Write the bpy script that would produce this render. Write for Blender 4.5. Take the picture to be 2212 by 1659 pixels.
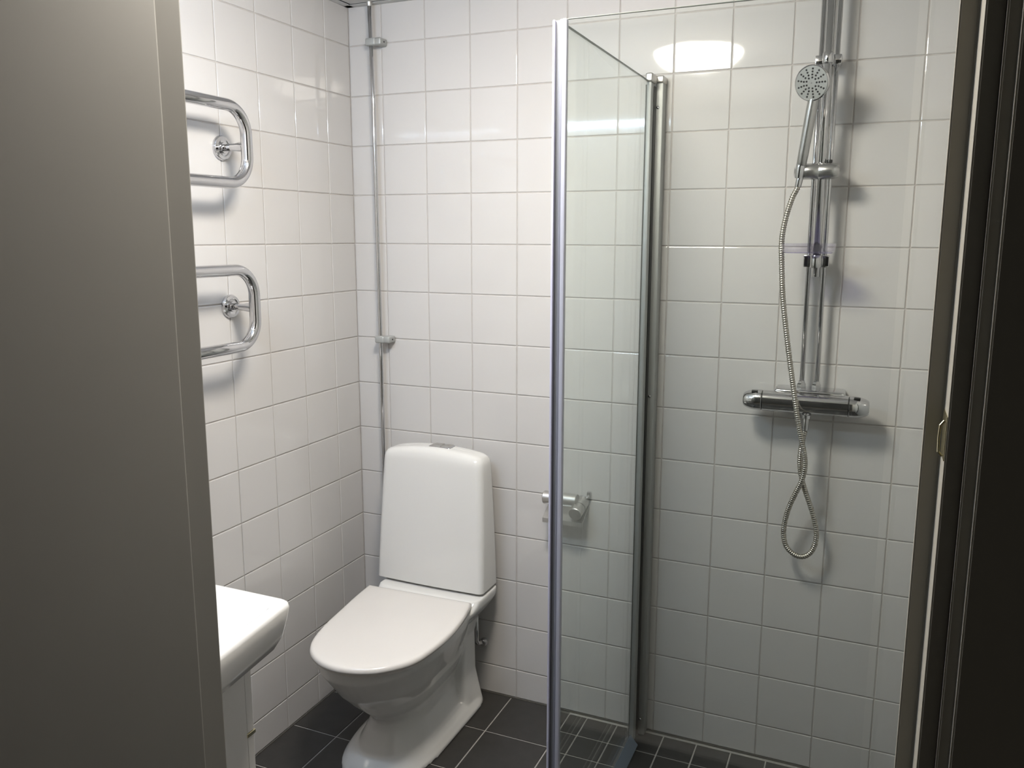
import bpy, bmesh, math, random
from mathutils import Vector, Matrix, noise
random.seed(7)
for o in list(bpy.data.objects): bpy.data.objects.remove(o)
scene = bpy.context.scene
COL = scene.collection
PI = math.pi

# ------------------------------------------------------------------ camera
camd = bpy.data.cameras.new('camera'); cam = bpy.data.objects.new('camera', camd); COL.objects.link(cam)
F, CX, CY = 1778.28, 1130.40, 807.70
camd.sensor_fit = 'HORIZONTAL'; camd.sensor_width = 36.0
camd.lens = F / 2212 * 36.0
camd.shift_x = -(CX - 1106) / 2212
camd.shift_y = (CY - 829.5) / 2212
camd.clip_start = 0.02
r_ = Vector((0.91997518, 0.39196344, 0.00321336))
d_ = Vector((0.06792985, -0.15135327, -0.98614285))
f_ = Vector((-0.38604559, 0.90744523, -0.16586727))
m = Matrix.Identity(4)
for i in range(3):
    m[i][0] = r_[i]; m[i][1] = -d_[i]; m[i][2] = -f_[i]
m.translation = Vector((1.57022, -2.28517, 1.50004))
cam.matrix_world = m
scene.camera = cam

# ------------------------------------------------------------------ world, exposure
w = bpy.data.worlds.new('world'); scene.world = w; w.use_nodes = True
bg = w.node_tree.nodes['Background']; bg.inputs[0].default_value = (1, 0.95, 0.85, 1); bg.inputs[1].default_value = 0.028
vs = scene.view_settings
vs.view_transform = 'Standard'; vs.look = 'None'; vs.gamma = 1.0; vs.use_curve_mapping = False
vs.exposure = 0.0
LAMP_W = 103.0
BAR_W = 210.0

# ------------------------------------------------------------------ materials
def mat(name, col, rough=0.5, metal=0.0, spec=0.5, bump=0.0, bscale=20.0, bdist=0.001, var=0.0, vscale=6.0, emit=None, es=0.0, rvar=0.0):
    m = bpy.data.materials.new(name); m.use_nodes = True
    nt = m.node_tree; b = nt.nodes['Principled BSDF']
    b.inputs['Base Color'].default_value = (*col, 1); b.inputs['Roughness'].default_value = rough
    b.inputs['Metallic'].default_value = metal; b.inputs['Specular IOR Level'].default_value = spec
    tc = nt.nodes.new('ShaderNodeTexCoord')
    if var > 0:
        n = nt.nodes.new('ShaderNodeTexNoise'); n.inputs['Scale'].default_value = vscale; n.inputs['Detail'].default_value = 4
        geo = nt.nodes.new('ShaderNodeNewGeometry'); nt.links.new(geo.outputs['Position'], n.inputs['Vector'])
        mr = nt.nodes.new('ShaderNodeMapRange'); mr.inputs['To Min'].default_value = 1 - var; mr.inputs['To Max'].default_value = 1 + var
        mr.inputs['From Min'].default_value = 0.3; mr.inputs['From Max'].default_value = 0.7
        nt.links.new(n.outputs['Fac'], mr.inputs['Value'])
        mx = nt.nodes.new('ShaderNodeVectorMath'); mx.operation = 'SCALE'; mx.inputs[0].default_value = col
        nt.links.new(mr.outputs[0], mx.inputs['Scale']); nt.links.new(mx.outputs[0], b.inputs['Base Color'])
    if bump > 0:
        n2 = nt.nodes.new('ShaderNodeTexNoise'); n2.inputs['Scale'].default_value = bscale; n2.inputs['Detail'].default_value = 2
        geo2 = nt.nodes.new('ShaderNodeNewGeometry'); nt.links.new(geo2.outputs['Position'], n2.inputs['Vector'])
        bp = nt.nodes.new('ShaderNodeBump'); bp.inputs['Strength'].default_value = bump; bp.inputs['Distance'].default_value = bdist
        nt.links.new(n2.outputs['Fac'], bp.inputs['Height']); nt.links.new(bp.outputs[0], b.inputs['Normal'])
    if emit:
        b.inputs['Emission Color'].default_value = (*emit, 1); b.inputs['Emission Strength'].default_value = es
    return m

def glassy(name, tint, ior=1.5, rough=0.0, boost=1.0):
    m = bpy.data.materials.new(name); m.use_nodes = True; nt = m.node_tree
    nt.nodes.remove(nt.nodes['Principled BSDF']); out = nt.nodes['Material Output']
    tr = nt.nodes.new('ShaderNodeBsdfTransparent'); tr.inputs[0].default_value = (*tint, 1)
    gl = nt.nodes.new('ShaderNodeBsdfGlossy'); gl.inputs['Roughness'].default_value = rough; gl.inputs[0].default_value = (boost, boost, boost, 1)
    fr = nt.nodes.new('ShaderNodeFresnel')
    # same reflectance on the entering and the leaving face of the thin sheet
    geo = nt.nodes.new('ShaderNodeNewGeometry'); mi = nt.nodes.new('ShaderNodeMapRange')
    mi.inputs['To Min'].default_value = ior; mi.inputs['To Max'].default_value = 1 / ior
    nt.links.new(geo.outputs['Backfacing'], mi.inputs['Value']); nt.links.new(mi.outputs[0], fr.inputs[0])
    mx = nt.nodes.new('ShaderNodeMixShader')
    nt.links.new(fr.outputs[0], mx.inputs[0]); nt.links.new(tr.outputs[0], mx.inputs[1]); nt.links.new(gl.outputs[0], mx.inputs[2])
    nt.links.new(mx.outputs[0], out.inputs['Surface'])
    return m

M = dict(
    tile=mat('white_glazed_tile', (0.53, 0.518, 0.508), 0.05, bump=0.25, bscale=9, bdist=0.0006),
    grout=mat('grey_grout', (0.43, 0.405, 0.385), 0.85, var=0.08, vscale=40, bump=0.4, bscale=400, bdist=0.0004),
    ftile=mat('dark_floor_tile', (0.034, 0.032, 0.030), 0.42, var=0.12, vscale=25, bump=0.3, bscale=300, bdist=0.0003),
    fgrout=mat('floor_grout', (0.34, 0.325, 0.305), 0.85, var=0.1, vscale=60),
    sealant=mat('dark_sealant', (0.09, 0.085, 0.075), 0.6, var=0.1),
    ceramic=mat('white_porcelain', (0.66, 0.655, 0.64), 0.06, bump=0.05, bscale=12, bdist=0.0005),
    lid=mat('white_seat_plastic', (0.66, 0.635, 0.61), 0.18, var=0.01),
    chrome=mat('polished_chrome', (0.62, 0.62, 0.63), 0.07, 1.0, bump=0.03, bscale=30, bdist=0.0003),
    satin=mat('satin_steel', (0.58, 0.57, 0.55), 0.42, 1.0, bump=0.05, bscale=200, bdist=0.0002),
    alu=mat('anodised_aluminium', (0.40, 0.41, 0.40), 0.50, 0.45, bump=0.03, bscale=100, bdist=0.0002),
    hose=mat('steel_hose', (0.50, 0.475, 0.425), 0.30, 1.0, var=0.1, vscale=80),
    black=mat('black_rubber', (0.012, 0.012, 0.012), 0.35, var=0.1),
    soft=mat('matt_chrome', (0.50, 0.50, 0.495), 0.24, 0.92, bump=0.03, bscale=60, bdist=0.0002),
    spray=mat('grey_spray_face', (0.25, 0.255, 0.245), 0.35, metal=0.3, var=0.03),
    lilac=mat('clear_magnet_strip', (0.50, 0.50, 0.62), 0.25, spec=0.6, var=0.03),
    gedge=mat('polished_glass_edge', (0.16, 0.18, 0.165), 0.3, spec=0.35, var=0.05),
    pearl=mat('pearl_plastic_profile', (0.34, 0.35, 0.41), 0.35, spec=0.5, var=0.03),
    slate2=mat('grey_magnet_strip', (0.16, 0.165, 0.20), 0.5, spec=0.3, var=0.03),
    slate=mat('profile_rubber', (0.15, 0.16, 0.18), 0.35, var=0.05),
    paint_lit=mat('lit_frame_paint', (0.37, 0.35, 0.30), 0.5, var=0.02),  # same paint as the leaf, lighter colour stands in for stronger light
    paint_shaded=mat('shaded_door_paint', (0.165, 0.160, 0.145), 0.65, var=0.02, bump=0.08, bscale=150, bdist=0.0003),  # same paint again, weaker light on the leaf darkened into the colour
    plaster=mat('hall_plaster', (0.30, 0.29, 0.26), 0.8, var=0.05),
    hallfloor=mat('hall_floor', (0.10, 0.09, 0.08), 0.6, var=0.1),
    white=mat('white_lacquer', (0.56, 0.555, 0.54), 0.35, var=0.01),
    ceil=mat('white_ceiling', (0.58, 0.575, 0.565), 0.7, var=0.01),
    gap=mat('dark_gap', (0.01, 0.01, 0.01), 0.9, var=0.1),
    brass=mat('pale_brass', (0.72, 0.66, 0.45), 0.25, 1.0, var=0.02),
    diffuser=mat('lamp_diffuser', (0.9, 0.88, 0.8), 0.4, emit=(1.0, 0.925, 0.82), es=LAMP_W),
    bar=mat('bar_diffuser', (0.9, 0.9, 0.95), 0.4, emit=(0.62, 0.78, 1.0), es=BAR_W),
    glass=glassy('shower_glass', (0.962, 0.980, 0.970), 1.5),
    dish=glassy('violet_clear_plastic', (0.965, 0.96, 0.98), 1.5, 0.02),
    dish_base=glassy('violet_base_plastic', (0.78, 0.76, 0.92), 1.5, 0.02),
    seal=glassy('blue_clear_seal', (0.55, 0.60, 0.66), 1.5, 0.12),
)
# diffuse share for the translucent bottom seal
def seal_fix(m, col, fac):
    nt = m.node_tree; out = nt.nodes['Material Output']; src = out.inputs['Surface'].links[0].from_socket
    df = nt.nodes.new('ShaderNodeBsdfDiffuse'); df.inputs[0].default_value = (*col, 1)
    mx = nt.nodes.new('ShaderNodeMixShader'); mx.inputs[0].default_value = fac
    nt.links.new(src, mx.inputs[1]); nt.links.new(df.outputs[0], mx.inputs[2]); nt.links.new(mx.outputs[0], out.inputs['Surface'])
seal_fix(M['seal'], (0.30, 0.36, 0.44), 0.45)
seal_fix(M['dish'], (0.60, 0.56, 0.85), 0.015)
seal_fix(M['dish_base'], (0.45, 0.42, 0.66), 0.12)

# ------------------------------------------------------------------ object helpers
def tag(o, label=None, cat=None, group=None, kind=None):
    if label: o['label'] = label
    if cat: o['category'] = cat
    if group: o['group'] = group
    if kind: o['kind'] = kind
    return o
def thing(name, label, cat, loc=(0, 0, 0), group=None):
    o = bpy.data.objects.new(name, None); COL.objects.link(o); o.location = loc; o.empty_display_size = 0.05
    return tag(o, label, cat, group)
WL = {}
def wloc(o):
    p = Vector(o.location)
    while o.parent: o = o.parent; p += Vector(o.location)
    return p
def obj(name, bm, material, parent=None, smooth=False, angle=None, loc=None):
    """bm is in world coordinates; loc = origin of the object in the world."""
    bmesh.ops.recalc_face_normals(bm, faces=bm.faces)
    org = Vector(loc) if loc is not None else (wloc(parent) if parent else Vector((0, 0, 0)))
    bmesh.ops.translate(bm, verts=bm.verts, vec=-org)
    me = bpy.data.meshes.new(name); bm.to_mesh(me); bm.free()
    me.materials.append(material)
    o = bpy.data.objects.new(name, me); COL.objects.link(o)
    if parent:
        o.parent = parent; o.location = org - wloc(parent)
    else: o.location = org
    if smooth:
        for p in me.polygons: p.use_smooth = True
        if angle: me.set_sharp_from_angle(angle=math.radians(angle))
    return o
def add_box(bm, a, b, bevel=0.0, seg=2):
    a = Vector(a); b = Vector(b)
    lo = Vector(map(min, a, b)); hi = Vector(map(max, a, b))
    r = bmesh.ops.create_cube(bm, size=1.0)
    for v in r['verts']:
        v.co = Vector([(lo[i] + hi[i]) / 2 + v.co[i] * (hi[i] - lo[i]) for i in range(3)])
    if bevel > 0:
        es = {e for v in r['verts'] for e in v.link_edges}
        bmesh.ops.bevel(bm, geom=list(es), offset=bevel, segments=seg, affect='EDGES', profile=0.5)
    return bm
def box(a, b, bevel=0.0, seg=2): return add_box(bmesh.new(), a, b, bevel, seg)
def basis(axis):
    z = Vector(axis).normalized(); t = Vector((0, 0, 1)) if abs(z.z) < 0.9 else Vector((1, 0, 0))
    x = t.cross(z).normalized(); return x, z.cross(x), z
def add_lathe(bm, org, axis, prof, seg=32, cap=True):
    """prof: (distance along axis, radius)"""
    x, y, z = basis(axis); org = Vector(org); rings = []
    for (h, r) in prof:
        rings.append([bm.verts.new(org + z * h + (x * math.cos(2 * PI * k / seg) + y * math.sin(2 * PI * k / seg)) * r) for k in range(seg)])
    for A, B in zip(rings, rings[1:]):
        for k in range(seg): bm.faces.new((A[k], A[(k + 1) % seg], B[(k + 1) % seg], B[k]))
    if cap:
        bm.faces.new(rings[0]); bm.faces.new(rings[-1])
    return bm
def lathe(*a, **k): return add_lathe(bmesh.new(), *a, **k)
def add_rod(bm, a, b, r, seg=20, ch=0.0):
    a = Vector(a); b = Vector(b); L = (b - a).length
    prof = [(0, r), (L, r)] if ch <= 0 else [(0, r - ch), (ch, r), (L - ch, r), (L, r - ch)]
    return add_lathe(bm, a, b - a, prof, seg)
def fillet(pts, rads, n=8):
    out = [Vector(pts[0])]
    for i in range(1, len(pts) - 1):
        p0, p1, p2 = Vector(pts[i - 1]), Vector(pts[i]), Vector(pts[i + 1])
        r = rads if not isinstance(rads, (list, tuple)) else rads[i - 1]
        a = (p0 - p1).normalized(); b = (p2 - p1).normalized()
        ang = a.angle(b); t = r / math.tan(ang / 2)
        s = p1 + a * t; e = p1 + b * t; c = p1 + (a + b).normalized() * (r / math.sin(ang / 2))
        va = s - c; vb = e - c; th = va.angle(vb); ax = va.cross(vb).normalized()
        for k in range(n + 1): out.append(c + Matrix.Rotation(th * k / n, 3, ax) @ va)
    out.append(Vector(pts[-1])); return out
def catmull(pts, n=12):
    P = [Vector(p) for p in pts]; P = [P[0] * 2 - P[1]] + P + [P[-1] * 2 - P[-2]]; out = []
    for i in range(1, len(P) - 2):
        for k in range(n):
            t = k / n; a, b, c, d = P[i - 1:i + 3]
            out.append(0.5 * ((2 * b) + (c - a) * t + (2 * a - 5 * b + 4 * c - d) * t * t + (3 * b - a - 3 * c + d) * t ** 3))
    out.append(P[-2]); return out
def resample(pts, step):
    out = [pts[0]]; acc = 0
    for a, b in zip(pts, pts[1:]):
        L = (b - a).length; t = step - acc
        while t <= L:
            out.append(a + (b - a) * (t / L)); t += step
        acc = (acc + L) % step
    return out
def add_tube(bm, pts, r, seg=16, cap=True):
    pts = [Vector(p) for p in pts]; n = len(pts); rings = []
    tang = [(pts[min(i + 1, n - 1)] - pts[max(i - 1, 0)]).normalized() for i in range(n)]
    x, y, z = basis(tang[0])
    for i in range(n):
        if i:
            ax = tang[i - 1].cross(tang[i])
            if ax.length > 1e-9:
                R = Matrix.Rotation(tang[i - 1].angle(tang[i]), 3, ax.normalized()); x = R @ x; y = R @ y
        rr = r(i) if callable(r) else r
        rings.append([bm.verts.new(pts[i] + (x * math.cos(2 * PI * k / seg) + y * math.sin(2 * PI * k / seg)) * rr) for k in range(seg)])
    for A, B in zip(rings, rings[1:]):
        for k in range(seg): bm.faces.new((A[k], A[(k + 1) % seg], B[(k + 1) % seg], B[k]))
    if cap: bm.faces.new(rings[0]); bm.faces.new(rings[-1])
    return bm
def add_loft(bm, secs, cap=True):
    R = [[bm.verts.new(Vector(p)) for p in s] for s in secs]; n = len(R[0])
    for A, B in zip(R, R[1:]):
        for k in range(n): bm.faces.new((A[k], A[(k + 1) % n], B[(k + 1) % n], B[k]))
    if cap: bm.faces.new(R[0]); bm.faces.new(R[-1])
    return bm
def add_prism(bm, pts2, z0, z1, bevel=0.0):
    return add_loft(bm, [[(x, y, z0) for x, y in pts2], [(x, y, z1) for x, y in pts2]])
def shade(o, angle=35):
    for p in o.data.polygons: p.use_smooth = True
    o.data.set_sharp_from_angle(angle=math.radians(angle)); return o

# ------------------------------------------------------------------ room shell
P = 0.1525; A0 = 0.1189; B0 = 0.1259; H0 = 0.0998
ZT = H0 + 13 * P                  # first grout line under the ceiling
ZC = 2.197                        # underside of the ceiling trim
XR = 1.765; YD = -1.44            # right wall, door wall (inner faces)
G = 0.0030; REC = 0.0020
def struct(name, bm, material, parent=None, **k):
    o = obj(name, bm, material, parent, **k)
    if parent is None: o['kind'] = 'structure'
    return o
wall_back = struct('wall_back', box((-0.1, REC, -0.1), (XR + 0.1, 0.1, 2.35)), M['grout'])
wall_left = struct('wall_left', box((-0.1, REC, -0.1), (-REC, YD - 0.07, 2.35)), M['grout'])
wall_right = struct('wall_right', box((XR + REC, REC, -0.1), (XR + 0.1, YD - 0.07, 2.35)), M['grout'])
XL, XO = 0.7385, 1.621             # door opening
bm = box((-REC, YD - REC, -0.1), (XL - 0.03, YD - 0.062, 2.35)); add_box(bm, (XO + 0.03, YD - REC, -0.1), (XR + REC, YD - 0.062, 2.35))
add_box(bm, (XL - 0.03, YD - REC, 2.08), (XO + 0.03, YD - 0.062, 2.35))
add_box(bm, (XO + 0.03, YD - 0.0605, -0.1), (XR + 0.1, YD - 0.062, 2.35))
wall_front = struct('wall_front', bm, M['grout'])
struct('wall_hall', (lambda b: (add_box(b, (-1.2, YD - 0.0625, -0.1), (XL - 0.03, YD - 0.066, 2.6)), add_box(b, (XO + 0.04, YD - 0.0625, -0.1), (2.4, YD - 0.066, 2.6)))and b)(bmesh.new()), M['plaster'])
floor = struct('floor', box((-0.1, 0.1, -0.1), (XR + 0.1, YD - 0.06, -REC)), M['fgrout'])
struct('floor_hall', box((-1.2, YD - 0.066, -0.1), (2.4, -3.4, -0.004)), M['hallfloor'])
ceiling = struct('ceiling', box((-0.1, 0.1, 2.215), (XR + 0.1, YD - 0.06, 2.26)), M['ceil'])

TM = {}
def tile_mesh(w, h, t, material, bev=0.0019):
    key = (round(w, 4), round(h, 4), round(t, 4), material.name)
    if key in TM: return TM[key]
    def ring(i, z): return [(-w / 2 + i, -h / 2 + i, z), (w / 2 - i, -h / 2 + i, z), (w / 2 - i, h / 2 - i, z), (-w / 2 + i, h / 2 - i, z)]
    R = [ring(0, -t), ring(0, -bev * 0.8), ring(bev * 0.3, -bev * 0.25), ring(bev, 0)]
    vs_ = [p for r in R for p in r]; fs = []
    for a in range(3):
        for k in range(4): fs.append((a * 4 + k, a * 4 + (k + 1) % 4, a * 4 + 4 + (k + 1) % 4, a * 4 + 4 + k))
    fs.append((12, 13, 14, 15))
    me = bpy.data.meshes.new('tile'); me.from_pydata(vs_, [], fs); me.materials.append(material); me.update()
    TM[key] = me; return me
def place_tile(name, parent, c, u, v, w, h, t, material, jit=0.0022):
    me = tile_mesh(w, h, t, material); o = bpy.data.objects.new(name, me); COL.objects.link(o)
    u = Vector(u); v = Vector(v); n = u.cross(v)
    R = Matrix((u, v, n)).transposed()
    R = R @ Matrix.Rotation(random.uniform(-jit, jit), 3, 'X') @ Matrix.Rotation(random.uniform(-jit, jit), 3, 'Y')
    o.matrix_local = Matrix.Translation(Vector(c)) @ R.to_4x4(); o.parent = parent
    return o
def spans(first, stop, pitch=P, start=0.0):
    L = [start, first]
    while L[-1] + pitch < stop - 0.02: L.append(L[-1] + pitch)
    L.append(stop); return L
rows = [0.0, H0]
while rows[-1] + P < ZC: rows.append(rows[-1] + P)
rows.append(ZC)
def lay(name, parent, us, rows_, fn, u, v, t, material, **k):
    for i in range(len(us) - 1):
        for j in range(len(rows_) - 1):
            g0 = G / 2 if i else 0.001; g1 = G / 2 if i < len(us) - 2 else 0.001
            h0 = G / 2 if j else 0.003; h1 = G / 2 if j < len(rows_) - 2 else 0.0
            a, b = us[i] + g0, us[i + 1] - g1; c, d = rows_[j] + h0, rows_[j + 1] - h1
            place_tile(name, parent, fn((a + b) / 2, (c + d) / 2), u, v, b - a, d - c, t, material, **k)
lay('tile', wall_back, spans(A0, XR), rows, lambda a, b: (a, 0, b), (1, 0, 0), (0, 0, 1), REC, M['tile'])
lay('tile', wall_left, spans(B0, -YD), rows, lambda a, b: (0, -a, b), (0, 1, 0), (0, 0, 1), REC, M['tile'])
lay('tile', wall_right, spans(B0, -YD), rows, lambda a, b: (XR, -a, b), (0, -1, 0), (0, 0, 1), REC, M['tile'])
lay('tile', wall_front, spans(A0, XL - 0.032), rows, lambda a, b: (a, YD, b), (-1, 0, 0), (0, 0, 1), REC, M['tile'])
lay('tile', wall_front, [XO + 0.032, XR], rows, lambda a, b: (a, YD, b), (-1, 0, 0), (0, 0, 1), REC, M['tile'])
# floor: 20 cm tiles in the dry part, 10 cm tiles in the shower corner
G = 0.004
XB = 0.768; YB = -0.813
dx = [0.0, 0.159, 0.3595, 0.560, XB]
def ftile(x0, x1, y0, y1):
    place_tile('tile', floor, ((x0 + x1) / 2, (y0 + y1) / 2, 0), (1, 0, 0), (0, 1, 0), x1 - x0 - G, y1 - y0 - G, REC, M['ftile'], jit=0.0004)
ys = [0.0, -0.202, -0.409, -0.611, -0.813, -1.015, -1.217, YD]
for i in range(len(dx) - 1):
    for j in range(len(ys) - 1): ftile(dx[i], dx[i + 1], ys[j + 1], ys[j])
xs2 = [XB, 0.970, 1.172, 1.374, 1.576, XR]
for i in range(len(xs2) - 1):
    for j in range(4, len(ys) - 1): ftile(xs2[i], xs2[i + 1], ys[j + 1], ys[j])
sx = [XB, 0.827, 0.925, 1.0715, 1.1715, 1.2715, 1.3715, 1.4715, 1.5715, 1.6715, XR]
sy = [0.0, -0.013] + [-0.013 - 0.1 * k for k in range(1, 9)]
for i in range(len(sx) - 1):
    for j in range(1, len(sy) - 1): ftile(sx[i], sx[i + 1], sy[j + 1], sy[j])
# silicone joint along the wall feet
bm = box((0, -0.004, -0.001), (XR, 0, 0.0025)); add_box(bm, (0, YD, -0.001), (0.004, 0, 0.0025))
struct('baseboard_back', bm, M['sealant'])
# ceiling angle trim with a shadow gap
bm = box((0, -0.022, ZC), (XR, 0.0012, ZC + 0.002)); add_box(bm, (0, YD, ZC), (0.022, 0, ZC + 0.002)); add_box(bm, (XR - 0.022, YD, ZC), (XR, 0, ZC + 0.002)); add_box(bm, (0, YD, ZC), (XR, YD + 0.022, ZC + 0.002))
struct('trim_1', bm, M['ceil'])
bm = box((0, -0.032, ZC + 0.002), (XR, 0, ZC + 0.018)); add_box(bm, (0, YD, ZC + 0.002), (0.032, 0, ZC + 0.018))
struct('trim_2', bm, M['gap'])
struct('ceiling_panel', box((0.031, -0.031, ZC + 0.0005), (XR - 0.02, YD + 0.02, ZC + 0.018)), M['ceil'])

# ------------------------------------------------------------------ door frame and leaf
YS = -1.45                                                    # stop face
fr = thing('trim_3', None, None, (XL, YS, 0)); fr['kind'] = 'structure'
obj('door_jamb', box((XL - 0.03, YD - 0.0005, 0), (XL, -1.485, 2.06), 0.003), M['paint_shaded'], fr)
fr2 = thing('trim_4', None, None, (XO, YS, 0)); fr2['kind'] = 'structure'
prof = [(XO, YD + 0.001), (XO, YS), (1.6365, YS), (1.6365, -1.4965), (1.661, -1.4965), (1.661, -1.5165), (1.735, -1.5165), (1.735, -1.507), (XO + 0.03, -1.507), (XO + 0.03, YD + 0.001)]
bm = bmesh.new(); add_prism(bm, prof, 0, 2.07)
es = [e for e in bm.edges if abs(e.verts[0].co.z - e.verts[1].co.z) > 1]
bmesh.ops.bevel(bm, geom=es, offset=0.0014, segments=2, affect='EDGES')
obj('door_jamb', bm, M['paint_lit'], fr2)
st = obj('strike_plate', box((1.6355, -1.4560, 1.305), (1.6372, -1.4940, 1.345), 0.0006), M['brass'], fr2)
obj('strike_lip', add_tube(bmesh.new(), [(1.6345, -1.4870, 1.308), (1.6315, -1.4880, 1.312), (1.6310, -1.4880, 1.325), (1.6315, -1.4880, 1.336), (1.6345, -1.4870, 1.340)], 0.0012, 8), M['brass'], st)
fr3 = thing('trim_5', None, None, (XO, YS, 2.06)); fr3['kind'] = 'structure'
obj('door_head', box((XL - 0.03, YD, 2.06), (XO + 0.04, -1.485, 2.10), 0.002), M['paint_shaded'], fr3)
door = thing('door_1', None, None, (0.758, -1.498, 0)); door['kind'] = 'structure'
obj('door_leaf', (lambda b: (bmesh.ops.rotate(b, cent=(0.7585, -1.499, 0), matrix=Matrix.Rotation(math.radians(-6), 3, 'Z'), verts=b.verts), b)[1])(box((0.718, -1.499, 0.012), (0.7585, -2.34, 2.06), 0.004, 3)), M['paint_shaded'], door, smooth=True, angle=30)
for z in (0.25, 1.80):
    obj('hinge', add_rod(bmesh.new(), (0.715, -1.4925, z), (0.715, -1.4925, z + 0.09), 0.006, 12), M['satin'], door)

# ------------------------------------------------------------------ lamps
lamp = thing('ceiling_lamp', 'round domed white ceiling lamp glowing warm above the bathroom floor', 'ceiling lamp', (0.90, -0.97, ZC))
obj('base', lathe((0.90, -0.97, ZC), (0, 0, -1), [(0, 0.165), (0.012, 0.165)], 48), M['white'], lamp, True, 30)
obj('diffuser', lathe((0.90, -0.97, ZC - 0.012), (0, 0, -1), [(0, 0.16)] + [(0.072 * math.sin(a), 0.16 * math.cos(a)) for a in [k * PI / 2 / 10 for k in range(1, 10)]] + [(0.072, 0.004)], 48), M['diffuser'], lamp, True, 60)
bar = thing('wall_lamp', 'slim cool white strip lamp over the washbasin', 'lamp', (0.42, YD, 2.05))
obj('housing', box((0.15, YD, 2.000), (0.69, YD + 0.030, 2.045), 0.004), M['white'], bar)
obj('diffuser', box((0.155, YD + 0.012, 2.000), (0.685, YD + 0.034, 1.986), 0.004), M['bar'], bar)

# ------------------------------------------------------------------ toilet
TX = 0.352
def egg(z, hw, yf, yb, ym, nf=2.0, nb=4.0, cx=TX, n=48):
    pts = []
    for k in range(n):
        a = 2 * PI * k / n; c, s = math.cos(a), math.sin(a)
        e = nf if s < 0 else nb
        x = hw * math.copysign(abs(c) ** (2 / e), c)
        y = (ym - yf) * -abs(s) ** (2 / e) if s < 0 else (yb - ym) * abs(s) ** (2 / e)
        pts.append((cx + x, ym + y, z))
    return pts
toilet = thing('toilet', 'white floor standing toilet with closed lid in the left corner', 'toilet', (TX, -0.3, 0))
bm = bmesh.new()
add_loft(bm, [egg(z, hw, yf, yb, ym, nf, nb) for z, hw, yf, yb, ym, nf, nb in [
    (0.0, 0.120, -0.530, -0.06, -0.33, 2.3, 4), (0.03, 0.112, -0.516, -0.06, -0.33, 2.3, 4), (0.06, 0.098, -0.494, -0.06, -0.32, 2.3, 4),
    (0.10, 0.083, -0.466, -0.06, -0.32, 2.2, 4), (0.125, 0.079, -0.458, -0.06, -0.32, 2.1, 4), (0.15, 0.086, -0.478, -0.06, -0.32, 2.0, 4),
    (0.18, 0.102, -0.512, -0.07, -0.34, 2.0, 4), (0.22, 0.123, -0.553, -0.08, -0.36, 2.0, 3.5), (0.26, 0.140, -0.590, -0.09, -0.37, 2.0, 3), (0.30, 0.155, -0.619, -0.09, -0.37, 2.0, 3), (0.345, 0.172, -0.650, -0.10, -0.38, 2.05, 3),
    (0.377, 0.177, -0.656, -0.10, -0.38, 2.1, 3)]])
# flared foot rim
add_loft(bm, [egg(z, hw, yf, yb, ym, nf, nb) for z, hw, yf, yb, ym, nf, nb in [
    (0.0, 0.143, -0.560, -0.045, -0.30, 2.6, 10), (0.012, 0.141, -0.556, -0.045, -0.30, 2.6, 10), (0.030, 0.130, -0.540, -0.05, -0.30, 2.5, 10), (0.045, 0.112, -0.515, -0.05, -0.30, 2.4, 8)]])
# rear column
add_loft(bm, [egg(z, hw, yf, yb, ym, nf, nb) for z, hw, yf, yb, ym, nf, nb in [
    (0.0, 0.134, -0.180, -0.043, -0.10, 9, 9), (0.05, 0.124, -0.165, -0.050, -0.10, 9, 9), (0.12, 0.110, -0.150, -0.055, -0.10, 9, 9), (0.25, 0.108, -0.145, -0.055, -0.10, 9, 9),
    (0.30, 0.120, -0.150, -0.05, -0.10, 9, 9), (0.335, 0.150, -0.175, -0.045, -0.10, 8, 9), (0.362, 0.168, -0.245, -0.04, -0.10, 8, 9), (0.376, 0.176, -0.235, -0.035, -0.10, 9, 9), (0.392, 0.179, -0.205, -0.035, -0.10, 9, 9), (0.4045, 0.179, -0.190, -0.035, -0.10, 9, 9)]])
bowl = obj('bowl', bm, M['ceramic'], toilet, True)
md = bowl.modifiers.new('r', 'REMESH'); md.mode = 'VOXEL'; md.voxel_size = 0.004; md.use_smooth_shade = True
ms = bowl.modifiers.new('s', 'SMOOTH'); ms.factor = 0.5; ms.iterations = 8
# cistern cover
def rr(z, hw, yf, yb, r, cx=TX - 0.013, n=6, bow=0.0):
    pts = []
    for (sx_, yy, a0) in ((1, yf, -PI / 2), (1, yb, 0), (-1, yb, PI / 2), (-1, yf, PI)):
        cxx = cx + sx_ * (hw - r); cyy = yy + (r if yy == yf else -r)
        for k in range(n + 1):
            a = a0 + (PI / 2) * k / n
            pts.append((cxx + r * math.cos(a), cyy + r * math.sin(a), z))
        if (sx_, yy) == (1, yb) or (sx_, yy) == (-1, yf):
            x1 = cx - sx_ * (hw - r)
            for k in range(1, 8):
                t = k / 8; yo = yy - (bow * math.sin(PI * t) if yy == yf else 0)
                pts.append((cxx + (x1 - cxx) * t, yo, z))
    return pts
secs = []
NZ = 14
for k in range(NZ + 1):
    t = k / NZ; z = 0.414 + (0.800 - 0.414) * t
    secs.append(rr(z, 0.189 - 0.014 * t ** 1.4, -0.152 + 0.024 * t, -0.036, 0.016 + 0.008 * t, bow=0.004))
bm = bmesh.new()
base_in = rr(0.411, 0.185, -0.148, -0.040, 0.016, bow=0.004)
secs = [base_in] + secs
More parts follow.
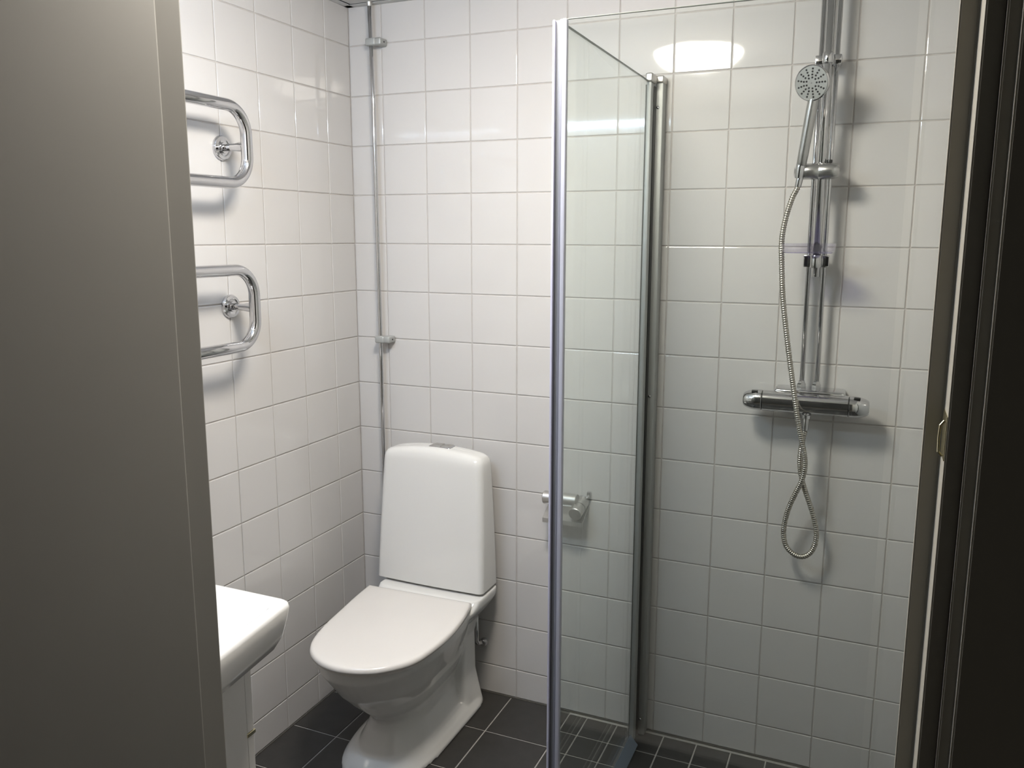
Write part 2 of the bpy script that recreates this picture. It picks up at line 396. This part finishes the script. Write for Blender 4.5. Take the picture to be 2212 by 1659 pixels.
# gently arched top with a rounded shoulder
top = secs[-1]; tcx = TX - 0.013; tcy = -0.082
def arch(x): return 0.031 - 0.020 * abs((x - tcx) / 0.175) ** 2.2
for ins, f_up in ((0.001, 0.30), (0.004, 0.62), (0.009, 0.86), (0.016, 0.97), (0.026, 1.0), (0.036, 1.0), (0.043, 1.0)):
    ring = []
    for x, y, z in top:
        sx_ = 1 - ins / 0.175; sy_ = 1 - ins / 0.046
        X = tcx + (x - tcx) * sx_; Y = tcy + (y - tcy) * sy_
        ring.append((X, Y, z + (arch(X) + 0.018) * f_up))
    secs.append(ring)
add_loft(bm, secs)
obj('cistern_cover', bm, M['ceramic'], toilet, True, 50)
# flush button
bx, by, bz = TX + 0.003, -0.078, 0.8500
fb = obj('flush_button', box((bx - 0.039, by - 0.022, bz - 0.012), (bx + 0.039, by + 0.022, bz + 0.0012), 0.006, 3), M['chrome'], toilet, True, 40)
obj('button_key', box((bx - 0.030, by - 0.017, bz - 0.002), (bx + 0.002, by + 0.018, bz + 0.0028), 0.002, 2), M['satin'], fb, True, 40)
obj('button_key', box((bx + 0.004, by - 0.017, bz - 0.002), (bx + 0.031, by + 0.018, bz + 0.0026), 0.002, 2), M['satin'], fb, True, 40)
# lid and seat ring (the lid sits very slightly turned)
LP = [(.159, -.212), (.167, -.298), (.181, -.398), (.194, -.488), (.214, -.566), (.236, -.611), (.264, -.642), (.309, -.667), (.359, -.676), (.410, -.669), (.463, -.645), (.506, -.603), (.534, -.556), (.547, -.482), (.550, -.395), (.539, -.295), (.514, -.190)]
LQ = [Vector((a, b, 0)) for a, b in LP]
LQ = resample(catmull(LQ, 10), 0.012)
LQ = LQ + [LQ[-1].lerp(LQ[0], k / 14) for k in range(1, 14)]
LCX, LCY = 0.358, -0.42
def lidsec(z, ins):
    out = []
    for p in LQ:
        sx_ = 1 - ins / 0.19; sy_ = 1 - ins / 0.235
        out.append((LCX + (p.x - LCX) * sx_, LCY + (p.y - LCY) * sy_, z))
    return out
bm = bmesh.new(); add_loft(bm, [lidsec(0.392, 0.005), lidsec(0.3935, 0.001), lidsec(0.399, 0.0), lidsec(0.4055, 0.0012), lidsec(0.4092, 0.0048), lidsec(0.4107, 0.011), lidsec(0.4113, 0.03), lidsec(0.4117, 0.10)])
obj('lid', bm, M['lid'], toilet, True, 60)
bm = bmesh.new(); add_loft(bm, [lidsec(0.376, 0.020), lidsec(0.378, 0.016), lidsec(0.389, 0.016), lidsec(0.3915, 0.020)])
obj('seat', bm, M['lid'], toilet, True, 50)
# inlet elbow behind the bowl
wp = thing('supply_pipe', 'small bent chrome pipe joining the wall behind the toilet foot', 'pipe', (0.455, -0.02, 0.17))
obj('pipe', add_tube(bmesh.new(), fillet([(0.449, -0.034, 0.33), (0.449, -0.034, 0.185), (0.462, -0.001, 0.176)], 0.018, 8), 0.0085, 16), M['chrome'], wp, True)
obj('flange', lathe((0.462, -0.0005, 0.176), (0, -1, 0), [(0, 0.015), (0.006, 0.0145), (0.014, 0.010)], 24), M['chrome'], wp, True, 40)

# ------------------------------------------------------------------ pipe in the left corner
pp = thing('water_pipe', 'thin chrome pipe running from the ceiling down behind the toilet cistern', 'pipe', (0.104, -0.03, 0.4))
obj('pipe', add_tube(bmesh.new(), [(0.098, -0.03, 2.198), (0.104, -0.03, 1.9), (0.1085, -0.03, 1.2), (0.109, -0.03, 0.42)], 0.0062, 16), M['chrome'], pp, True)
obj('ceiling_collar', lathe((0.098, -0.03, ZC), (0, 0, -1), [(0, 0.009), (0.006, 0.0085), (0.012, 0.0065)], 20), M['satin'], pp, True, 40)
for zc, xo in ((2.081, 0.103), (1.167, 0.109)):
    bm = bmesh.new(); add_box(bm, (xo - 0.016, -0.042, zc - 0.011), (xo + 0.018, -0.018, zc + 0.011), 0.004, 3); add_box(bm, (xo + 0.012, -0.040, zc - 0.011), (xo + 0.038, -0.0005, zc + 0.011), 0.005, 3)
    cl = obj('pipe_clamp', bm, M['alu'], pp, True, 35)
    obj('screw', add_rod(bmesh.new(), (xo + 0.0375, -0.020, zc), (xo + 0.0388, -0.020, zc), 0.0028, 10), M['black'], cl)

# ------------------------------------------------------------------ heated towel rail
tr = thing('towel_rail', 'chrome serpentine heated towel rail on the left wall beside the door', 'towel rail', (0.09, -0.8, 1.2))
yr, yl, xt = -0.590, -1.16, 0.09
zs = [1.812, 1.626, 1.412, 1.217]
path = fillet([(xt, yl, zs[0]), (xt, yr, zs[0]), (xt, yr, zs[1]), (xt, yl, zs[1]), (xt, yl, zs[2]), (xt, yr, zs[2]), (xt, yr, zs[3]), (xt, yl, zs[3])], [0.066, 0.066, 0.066, 0.066, 0.066, 0.066], 12)
obj('rail_tube', add_tube(bmesh.new(), path, 0.0145, 24), M['chrome'], tr, True)
for zz in ((zs[0] + zs[1]) / 2, (zs[2] + zs[3]) / 2 - 0.002):
    fl = obj('wall_flange', lathe((0.0003, -0.583, zz), (1, 0, 0), [(0, 0.031), (0.004, 0.0315), (0.009, 0.0285), (0.0105, 0.021), (0.009, 0.019), (0.009, 0.014), (0.014, 0.0135)], 32), M['chrome'], tr, True, 45)
    obj('stem', lathe((0.006, -0.583, zz), (0.076, -0.005, 0), [(0, 0.0092), (0.045, 0.0092), (0.056, 0.0115), (0.074, 0.0125)], 24), M['chrome'], tr, True, 50)
for zz in ((zs[1] + zs[2]) / 2,):
    obj('wall_flange', lathe((0.0003, yl + 0.002, zz), (1, 0, 0), [(0, 0.029), (0.004, 0.0295), (0.009, 0.026), (0.0105, 0.019), (0.014, 0.0115)], 32), M['chrome'], tr, True, 45)
    obj('stem', lathe((0.006, yl + 0.002, zz), (1, 0, 0), [(0, 0.0092), (0.045, 0.0092), (0.056, 0.0115), (0.074, 0.0125)], 24), M['chrome'], tr, True, 50)

# ------------------------------------------------------------------ washbasin and cabinet
wb = thing('washbasin', 'white rectangular washbasin with rounded edges above the vanity cabinet', 'washbasin', (0.28, -1.25, 0.69))
def rrect(x0, x1, y0, y1, r, z, n=6):
    pts = []
    for cx_, cy_, a0 in ((x1 - r, y0 + r, -PI / 2), (x1 - r, y1 - r, 0), (x0 + r, y1 - r, PI / 2), (x0 + r, y0 + r, PI)):
        for k in range(n + 1):
            a = a0 + PI / 2 * k / n; pts.append((cx_ + r * math.cos(a), cy_ + r * math.sin(a), z))
    return pts
yb_ = YD + 0.001
bx1 = 0.570
S = [rrect(0.045, bx1 - 0.045, yb_, -1.118, 0.012, 0.706), rrect(0.030, bx1 - 0.022, yb_, -1.103, 0.014, 0.712), rrect(0.018, bx1 - 0.010, yb_, -1.088, 0.016, 0.735), rrect(0.010, bx1 - 0.003, yb_, -1.078, 0.018, 0.770),
     rrect(0.006, bx1, yb_, -1.073, 0.020, 0.790), rrect(0.008, bx1 - 0.002, yb_, -1.075, 0.020, 0.7965), rrect(0.013, bx1 - 0.007, yb_ + 0.001, -1.080, 0.018, 0.800), rrect(0.026, bx1 - 0.022, yb_ + 0.06, -1.094, 0.018, 0.800),
     rrect(0.034, bx1 - 0.030, yb_ + 0.068, -1.102, 0.022, 0.795), rrect(0.060, bx1 - 0.055, yb_ + 0.085, -1.125, 0.04, 0.745), rrect(0.12, bx1 - 0.12, yb_ + 0.12, -1.17, 0.05, 0.722)]
S = [[(x - (0.13 * (y + 1.08) if x > 0.3 else 0), y, z) for x, y, z in r] for r in S]
obj('basin', add_loft(bmesh.new(), S), M['ceramic'], wb, True, 60)
obj('drain', lathe((0.29, -1.24, 0.7225), (0, 0, 1), [(0, 0.022), (0.002, 0.021), (0.003, 0.008)], 24), M['chrome'], wb, True, 40)
tap = thing('basin_tap', 'chrome mixer tap at the back of the washbasin', 'tap', (0.29, -1.40, 0.80))
obj('body', lathe((0.29, -1.405, 0.80), (0, 0, 1), [(0, 0.022), (0.08, 0.020), (0.10, 0.014)], 24), M['chrome'], tap, True, 40)
obj('spout', add_tube(bmesh.new(), [(0.29, -1.40, 0.85), (0.29, -1.33, 0.868), (0.29, -1.28, 0.860)], 0.011, 16), M['chrome'], tap, True)
obj('lever', box((0.282, -1.41, 0.902), (0.298, -1.33, 0.910), 0.003), M['chrome'], tap)
vc = thing('vanity_cabinet', 'light grey vanity cabinet standing under the white washbasin', 'cabinet', (0.24, -1.26, 0))
obj('body', box((0.012, YD + 0.001, 0.10), (0.478, -1.1185, 0.706), 0.0008), M['white'], vc)
obj('plinth', box((0.03, YD + 0.002, 0.0), (0.45, -1.14, 0.10)), M['white'], vc)
for z0, z1 in ((0.105, 0.512), (0.517, 0.702)):
    dr = obj('drawer', box((0.012, -1.118, z0), (0.478, -1.100, z1), 0.0008), M['white'], vc)
    zh = z1 - 0.0
    obj('handle', box((0.450, -1.120, z1 - 0.004) if z0 < 0.2 else (0.2, -1.099, z1 - 0.05), (0.4795, -1.096, z1 + 0.004) if z0 < 0.2 else (0.3, -1.090, z1 - 0.04), 0.0008), M['brass'] if z0 < 0.2 else M['chrome'], dr)

# ------------------------------------------------------------------ toilet paper holder
ph = thing('paper_holder', 'brushed steel paper holder on the tiled wall behind the glass edge', 'paper holder', (0.76, 0, 0.70))
PA = Vector((0, -0.97, -0.235)).normalized()
bm = bmesh.new()
c0, c1 = Vector((0.688, -0.003, 0.689)), Vector((0.816, -0.003, 0.689)); e0, e1 = Vector((0.690, -0.064, 0.657)), Vector((0.818, -0.064, 0.657))
th = Vector((0, -0.0004, -0.0013)); dn = Vector((0, -0.001, -0.013))
add_loft(bm, [[c0, e0, e0 + dn, e0 + dn + Vector((0, .0015, 0)), e0 + th + Vector((0, .0015, 0)), c0 + th], [c1, e1, e1 + dn, e1 + dn + Vector((0, .0015, 0)), e1 + th + Vector((0, .0015, 0)), c1 + th]])
cov = obj('cover', bm, M['satin'], ph)
obj('hinge_tab', box((0.812, -0.012, 0.716), (0.823, -0.0005, 0.738), 0.002), M['chrome'], ph)
obj('mounting_post', lathe((0.798, -0.0005, 0.7050), PA, [(0.002, 0.020), (0.040, 0.020), (0.041, 0.018)], 36), M['satin'], ph, True, 35)
obj('rubber_ring', lathe(Vector((0.798, -0.0005, 0.7050)) + PA * 0.041, PA, [(0, 0.0180), (0.003, 0.0180)], 36), M['black'], ph, True, 35)
obj('post_cap', lathe(Vector((0.798, -0.0005, 0.7050)) + PA * 0.044, PA, [(0, 0.019), (0.001, 0.020), (0.034, 0.020), (0.036, 0.0185)], 36), M['satin'], ph, True, 35)
obj('roll_arm', lathe((0.687, -0.045, 0.7165), (1, 0, 0.01), [(0, 0.0185), (0.002, 0.020), (0.105, 0.020), (0.107, 0.0185)], 36), M['satin'], ph, True, 35)

# ------------------------------------------------------------------ shower riser pipes, mixer, rail
for x0, lab in ((1.4095, 'chrome riser pipe left of its twin above the shower mixer'), (1.4465, 'chrome riser pipe right of its twin above the shower mixer')):
    rp = thing('riser_pipe', lab, 'pipe', (x0, -0.04, 1.1), 'riser pipes above the shower mixer')
    obj('pipe', add_tube(bmesh.new(), [(x0, -0.04, 1.112), (x0, -0.04, 2.198)], 0.0062, 18), M['chrome'], rp, True)
    obj('union_nut', lathe((x0, -0.04, 1.098), (0, 0, 1), [(0, 0.0085), (0.006, 0.0085), (0.008, 0.0125), (0.020, 0.0125), (0.023, 0.0095), (0.028, 0.0085), (0.030, 0.0065)], 6), M['chrome'], rp)
    obj('ceiling_collar', lathe((x0, -0.04, ZC), (0, 0, -1), [(0, 0.010), (0.006, 0.0095), (0.012, 0.0065)], 20), M['satin'], rp, True, 40)

mx_ = thing('shower_mixer', 'horizontal chrome thermostatic shower mixer with two rounded end handles', 'shower mixer', (1.424, -0.07, 1.072))
my, mz = -0.068, 1.072
bm = bmesh.new()
add_loft(bm, [[(x, my + ry * math.cos(a), mz + 0.0 + rz * math.sin(a)) for a in [2 * PI * k / 32 for k in range(32)]] for x, ry, rz in ((1.3165, .0255, .0262), (1.3175, .0265, .0272), (1.527, .0265, .0272), (1.528, .0255, .0262))])
obj('body', bm, M['chrome'], mx_, True, 40)
obj('back_plate', box((1.343, -0.0005, 1.082), (1.519, -0.072, 1.107), 0.009, 4), M['chrome'], mx_, True, 40)
for sg, x0 in ((-1, 1.3145), (1, 1.530)):
    hd = obj('handle', lathe((x0, my, mz), (sg, 0, 0), [(0, 0.0265), (0.001, 0.0275), (0.014, 0.0275), (0.028, 0.0255), (0.038, 0.0225), (0.044, 0.0195), (0.047, 0.0165), (0.048, 0.010)], 40), M['chrome'], mx_, True, 35)
    obj('button', box((x0 + sg * 0.010, my - 0.018, mz + 0.0205), (x0 + sg * 0.026, my - 0.006, mz + 0.0275), 0.002), M['black'], hd)
    obj('gap_ring', lathe((x0 + (0.0008 if sg < 0 else -0.0018), my, mz), (1, 0, 0), [(0, 0.0257), (0.001, 0.0257)], 36), M['black'], mx_)
ot = obj('outlet', lathe((1.4285, -0.072, mz - 0.022), (0, 0, -1), [(0, 0.008), (0.006, 0.008), (0.007, 0.0115), (0.016, 0.0115), (0.017, 0.0085)], 24), M['chrome'], mx_, True, 35)

sr = thing('shower_rail', 'thick chrome shower rail clipped in front of the two riser pipes', 'shower rail', (1.429, -0.08, 1.4))
obj('rail', add_tube(bmesh.new(), [(1.4300, -0.080, 1.400), (1.4275, -0.080, 2.15)], 0.0100, 24), M['chrome'], sr, True)
for zc, hh, name in ((1.925, 0.012, 'upper'), (1.438, 0.0155, 'lower')):
    bm = bmesh.new()
    for x0 in (1.4095, 1.4465):
        add_box(bm, (x0 - 0.0125, -0.058, zc - hh), (x0 + 0.0125, -0.026, zc + hh), 0.003, 2)
    add_box(bm, (1.418, -0.062, zc - hh), (1.441, -0.034, zc + hh), 0.002, 2)
    add_lathe(bm, (1.4285, -0.080, zc - hh), (0, 0, 1), [(0, 0.0125), (0.001, 0.0132), (2 * hh - .001, 0.0132), (2 * hh, 0.0125)], 28)
    cl = obj('pipe_clip', bm, M['chrome'], sr, True, 35)
    for x0 in (1.4025, 1.4530):
        obj('clip_window', box((x0 - 0.003, -0.0590, zc - hh * 0.80), (x0 + 0.0045, -0.0570, zc + (hh * 0.75 if zc < 1.6 else -hh * 0.2)), 0.0004), M['black'], cl)
bm = bmesh.new()
add_lathe(bm, (1.3835, -0.088, 1.658), (1, 0, 0), [(0, 0.0185), (0.002, 0.0195), (0.039, 0.0195), (0.040, 0.0190), (0.041, 0.0195), (0.072, 0.0195), (0.082, 0.0175), (0.087, 0.0135), (0.088, 0.006)], 36)
sl = obj('slider', bm, M['soft'], sr, True, 30)
obj('release_knob', lathe((1.4465, -0.080, 1.6765), (0, 0, 1), [(0, 0.006), (0.004, 0.0068), (0.008, 0.0068), (0.009, 0.006)], 20), M['black'], sl, True, 40)
bm = bmesh.new()
add_lathe(bm, (1.366, -0.092, 1.657), (1, 0, 0), [(0, 0.010), (0.003, 0.0145), (0.008, 0.0165), (0.009, 0.0165)], 32)
add_lathe(bm, (1.3785, -0.104, 1.641), (0.10, -0.02, 1.0), [(0, 0.0095), (0.002, 0.0105), (0.034, 0.0115), (0.038, 0.0105)], 28)
obj('holder', bm, M['chrome'], sl, True, 35)

# hand shower
hs = thing('hand_shower', 'round chrome hand shower hooked in the slider of the rail', 'hand shower', (1.382, -0.106, 1.66))
h0 = Vector((1.383, -0.106, 1.672)); h1 = Vector((1.404, -0.128, 1.826))
obj('handle', lathe(h0, h1 - h0, [(0, 0.0100), (0.003, 0.0120), (0.03, 0.0126), (0.09, 0.0130), (0.130, 0.0130), (0.160, 0.0122)], 28), M['soft'], hs, True, 40)
obj('grip_ring', lathe(h0 - (h1 - h0).normalized() * 0.004, h1 - h0, [(0, 0.0088), (0.005, 0.0088)], 24), M['black'], hs)
hc = Vector((1.399, -0.146, 1.858)); hn = Vector((-0.30, -0.93, -0.20)).normalized()
hd = obj('head', lathe(hc - hn * 0.026, hn, [(0, 0.018), (0.003, 0.028), (0.010, 0.0385), (0.022, 0.0415), (0.0255, 0.0415), (0.027, 0.0395), (0.0262, 0.0385)], 48), M['chrome'], hs, True, 35)
obj('spray_face', lathe(hc + hn * 0.0002, hn, [(0, 0.0387), (0.0004, 0.0383)], 48), M['spray'], hd, True, 30)
bm = bmesh.new(); ux, uy, uz = basis(hn)
for ri, (rad, off) in enumerate(((0.0125, 0), (0.0190, 0.2), (0.0257, 0.3), (0.0324, 0.4))):
    nn = 9 if ri == 0 else 13
    for k in range(nn):
        a = 2 * PI * k / nn
        p = hc + hn * 0.0004 + (ux * math.cos(a) + uy * math.sin(a)) * rad
        add_lathe(bm, p, hn, [(0, 0.0024), (0.0012, 0.0021), (0.0018, 0.0012)], 8)
tag(obj('nozzles', bm, M['black'], hd), kind='stuff')
obj('centre_screw', lathe(hc + hn * 0.0004, hn, [(0, 0.0018), (0.001, 0.0012)], 10), M['chrome'], hd)
bm = bmesh.new(); add_tube(bm, [h1 - (h1 - h0) * 0.10, h1, hc - hn * 0.018 + Vector((0, 0, -0.012)), hc - hn * 0.016], 0.0118, 20)
obj('neck', bm, M['soft'], hs, True)

# hose
HP = [(1.3795, 1.640, -.104), (1.376, 1.620, -.106), (1.364, 1.592, -.108), (1.351, 1.541, -.112), (1.345, 1.489, -.116), (1.348, 1.431, -.118), (1.355, 1.349, -.118), (1.367, 1.267, -.118), (1.381, 1.184, -.117), (1.392, 1.124, -.116),
      (1.403, 1.064, -.114), (1.413, 1.016, -.108), (1.424, 0.968, -.100), (1.432, 0.931, -.094), (1.433, 0.897, -.090), (1.426, 0.864, -.085), (1.412, 0.828, -.078), (1.399, 0.789, -.070), (1.392, 0.752, -.064), (1.3905, 0.719, -.060),
      (1.398, 0.688, -.058), (1.417, 0.668, -.057), (1.440, 0.663, -.056), (1.460, 0.676, -.056), (1.471, 0.704, -.056), (1.472, 0.737, -.057), (1.464, 0.772, -.059), (1.452, 0.808, -.062), (1.438, 0.844, -.066), (1.427, 0.879, -.070),
      (1.421, 0.914, -.073), (1.421, 0.950, -.073), (1.425, 0.984, -.072), (1.4285, 1.004, -.072)]
C0 = Vector((1.57022, -2.28517, 1.50004))
pts = []
for x, z, y in HP:
    q = Vector((x, -0.09, z)); d = q - C0; s = (y - C0.y) / d.y
    pts.append(C0 + d * s if y < -0.0 else q)
fine = resample(catmull(pts, 40), 0.00115)
hose = thing('shower_hose', 'ribbed steel shower hose hanging in a twisted loop under the mixer', 'hose', pts[0])
obj('ribbed_hose', add_tube(bmesh.new(), fine, lambda i: (0.0072, 0.0070, 0.0065, 0.0055, 0.0065)[i % 5], 12), M['hose'], hose, True)
d0 = (pts[1] - pts[0]).normalized(); d1 = (pts[-2] - pts[-1]).normalized()
obj('ferrule', lathe(pts[0] - d0 * 0.004, d0, [(0, 0.0085), (0.022, 0.0080), (0.024, 0.0070)], 20), M['chrome'], hose, True, 40)
obj('ferrule', lathe(Vector((1.4285, -0.072, 1.034)), (-0.02, 0, -1), [(0, 0.0075), (0.004, 0.0082), (0.030, 0.0074), (0.032, 0.0070)], 20), M['chrome'], hose, True, 40)

# soap dish
sd = thing('soap_dish', 'clear violet plastic soap dish clipped on the shower rail', 'soap dish', (1.411, -0.10, 1.46))
def ell(rx, ry, z, n=48, cx=1.4115, cy=-0.115): return [(cx + rx * math.copysign(abs(math.cos(2 * PI * k / n)) ** 0.75, math.cos(2 * PI * k / n)), cy + ry * math.copysign(abs(math.sin(2 * PI * k / n)) ** 0.8, math.sin(2 * PI * k / n)), z) for k in range(n)]
bm = bmesh.new()
add_loft(bm, [ell(0.058, 0.040, 1.4610), ell(0.062, 0.044, 1.4630), ell(0.0655, 0.047, 1.4830), ell(0.0640, 0.0455, 1.4830), ell(0.0605, 0.0425, 1.4650), ell(0.056, 0.038, 1.4635)])
obj('tray', bm, M['dish'], sd, True, 40)
tag(obj('dish_base', add_loft(bmesh.new(), [ell(0.056, 0.038, 1.4592), ell(0.0585, 0.0405, 1.4610)]), M['dish_base'], sd, True, 40), 'violet base of the dish')
obj('rail_collar', lathe((1.429, -0.080, 1.4560), (0, 0, 1), [(0, 0.0135), (0.020, 0.0135)], 24), M['dish'], sd, True, 40)

# ------------------------------------------------------------------ shower enclosure
ZG = 1.90; XG = 0.9865; YP = -0.745
s1 = thing('shower_door', 'clear glass shower door hinged on the tiled back wall beside the paper holder', 'shower door', (XG, -0.05, 0), 'glass shower doors meeting at the corner')
obj('glass_pane', box((XG - 0.003, -0.060, 0.030), (XG + 0.003, YP, ZG), 0.0006, 1), M['glass'], s1)
obj('glass_edge', box((XG - 0.003, -0.060, ZG), (XG + 0.003, YP, ZG + 0.0012)), M['gedge'], s1)
bm = bmesh.new(); add_box(bm, (0.9790, YP - 0.001, 0.03), (0.9915, YP + 0.0015, ZG + 0.001), 0.0008); add_box(bm, (0.9790, YP, 0.03), (0.9812, YP + 0.022, ZG + 0.001), 0.0006); add_box(bm, (0.9905, YP, 0.03), (0.9925, YP + 0.022, ZG + 0.001), 0.0006)
obj('edge_profile', bm, M['slate'], s1)
obj('magnet_strip', box((0.9765, YP - 0.009, 0.03), (0.9812, YP - 0.001, ZG + 0.001), 0.0012), M['lilac'], s1)
obj('bottom_seal', (lambda b: (add_loft(b, [[(XG + 0.003, y, 0.034), (XG + 0.026, y, 0.008), (XG + 0.0275, y, 0.009), (XG + 0.0045, y, 0.036)] for y in (-0.100, YP)]), b)[1])(bmesh.new()), M['seal'], s1)
hp = obj('wall_profile', box((0.994, -0.0005, 0.004), (1.0165, -0.040, ZG + 0.001), 0.002, 2), M['alu'], s1, True, 30)
bm = bmesh.new(); add_box(bm, (0.9830, -0.045, 0.006), (0.9965, -0.088, ZG - 0.003), 0.0018, 2)
hh = obj('hinge_profile', bm, M['alu'], s1, True, 30)
obj('gasket', box((0.9965, -0.041, 0.006), (0.9985, -0.062, ZG - 0.010)), M['black'], s1)
obj('gasket', box((0.9820, -0.088, 0.01), (0.9835, -0.092, ZG - 0.010)), M['black'], s1)
obj('hinge_cap', box((0.9810, -0.044, ZG - 0.003), (1.0010, -0.0930, ZG + 0.020), 0.005, 4), M['satin'], s1, True, 30)
obj('profile_cap', box((0.9925, -0.0005, ZG + 0.001), (1.0178, -0.0425, ZG + 0.020), 0.004, 3), M['satin'], s1, True, 30)
for z in (1.838, 1.052, 0.055):
    obj('screw', lathe((1.0035, -0.0400, z), (0.2, -1, 0), [(0, 0.0042), (0.0015, 0.0040), (0.003, 0.0022)], 16), M['chrome'], hp, True, 50)

s2 = thing('shower_door', 'clear glass shower door on the right, in front of the hand shower', 'shower door', (1.74, YP - 0.006, 0), 'glass shower doors meeting at the corner')
obj('glass_pane', box((1.0065, YP - 0.009, 0.030), (1.738, YP - 0.003, ZG), 0.0006, 1), M['glass'], s2)
obj('glass_edge', box((1.0065, YP - 0.009, ZG), (1.738, YP - 0.003, ZG + 0.0010)), M['gedge'], s2)
bm = bmesh.new(); add_box(bm, (0.9972, YP - 0.013, 0.03), (1.0062, YP - 0.0005, ZG + 0.001), 0.0022, 3)
obj('edge_profile', bm, M['pearl'], s2)
obj('magnet_strip', box((0.9918, YP - 0.010, 0.03), (0.9971, YP - 0.0015, ZG + 0.001), 0.0012), M['slate2'], s2)
hp2 = obj('hinge_profile', box((1.735, YP - 0.026, 0.006), (XR - 0.001, YP + 0.012, ZG), 0.005, 3), M['alu'], s2, True, 30)
obj('bottom_seal', box((1.008, YP - 0.008, 0.006), (1.735, YP - 0.004, 0.0295)), M['seal'], s2)
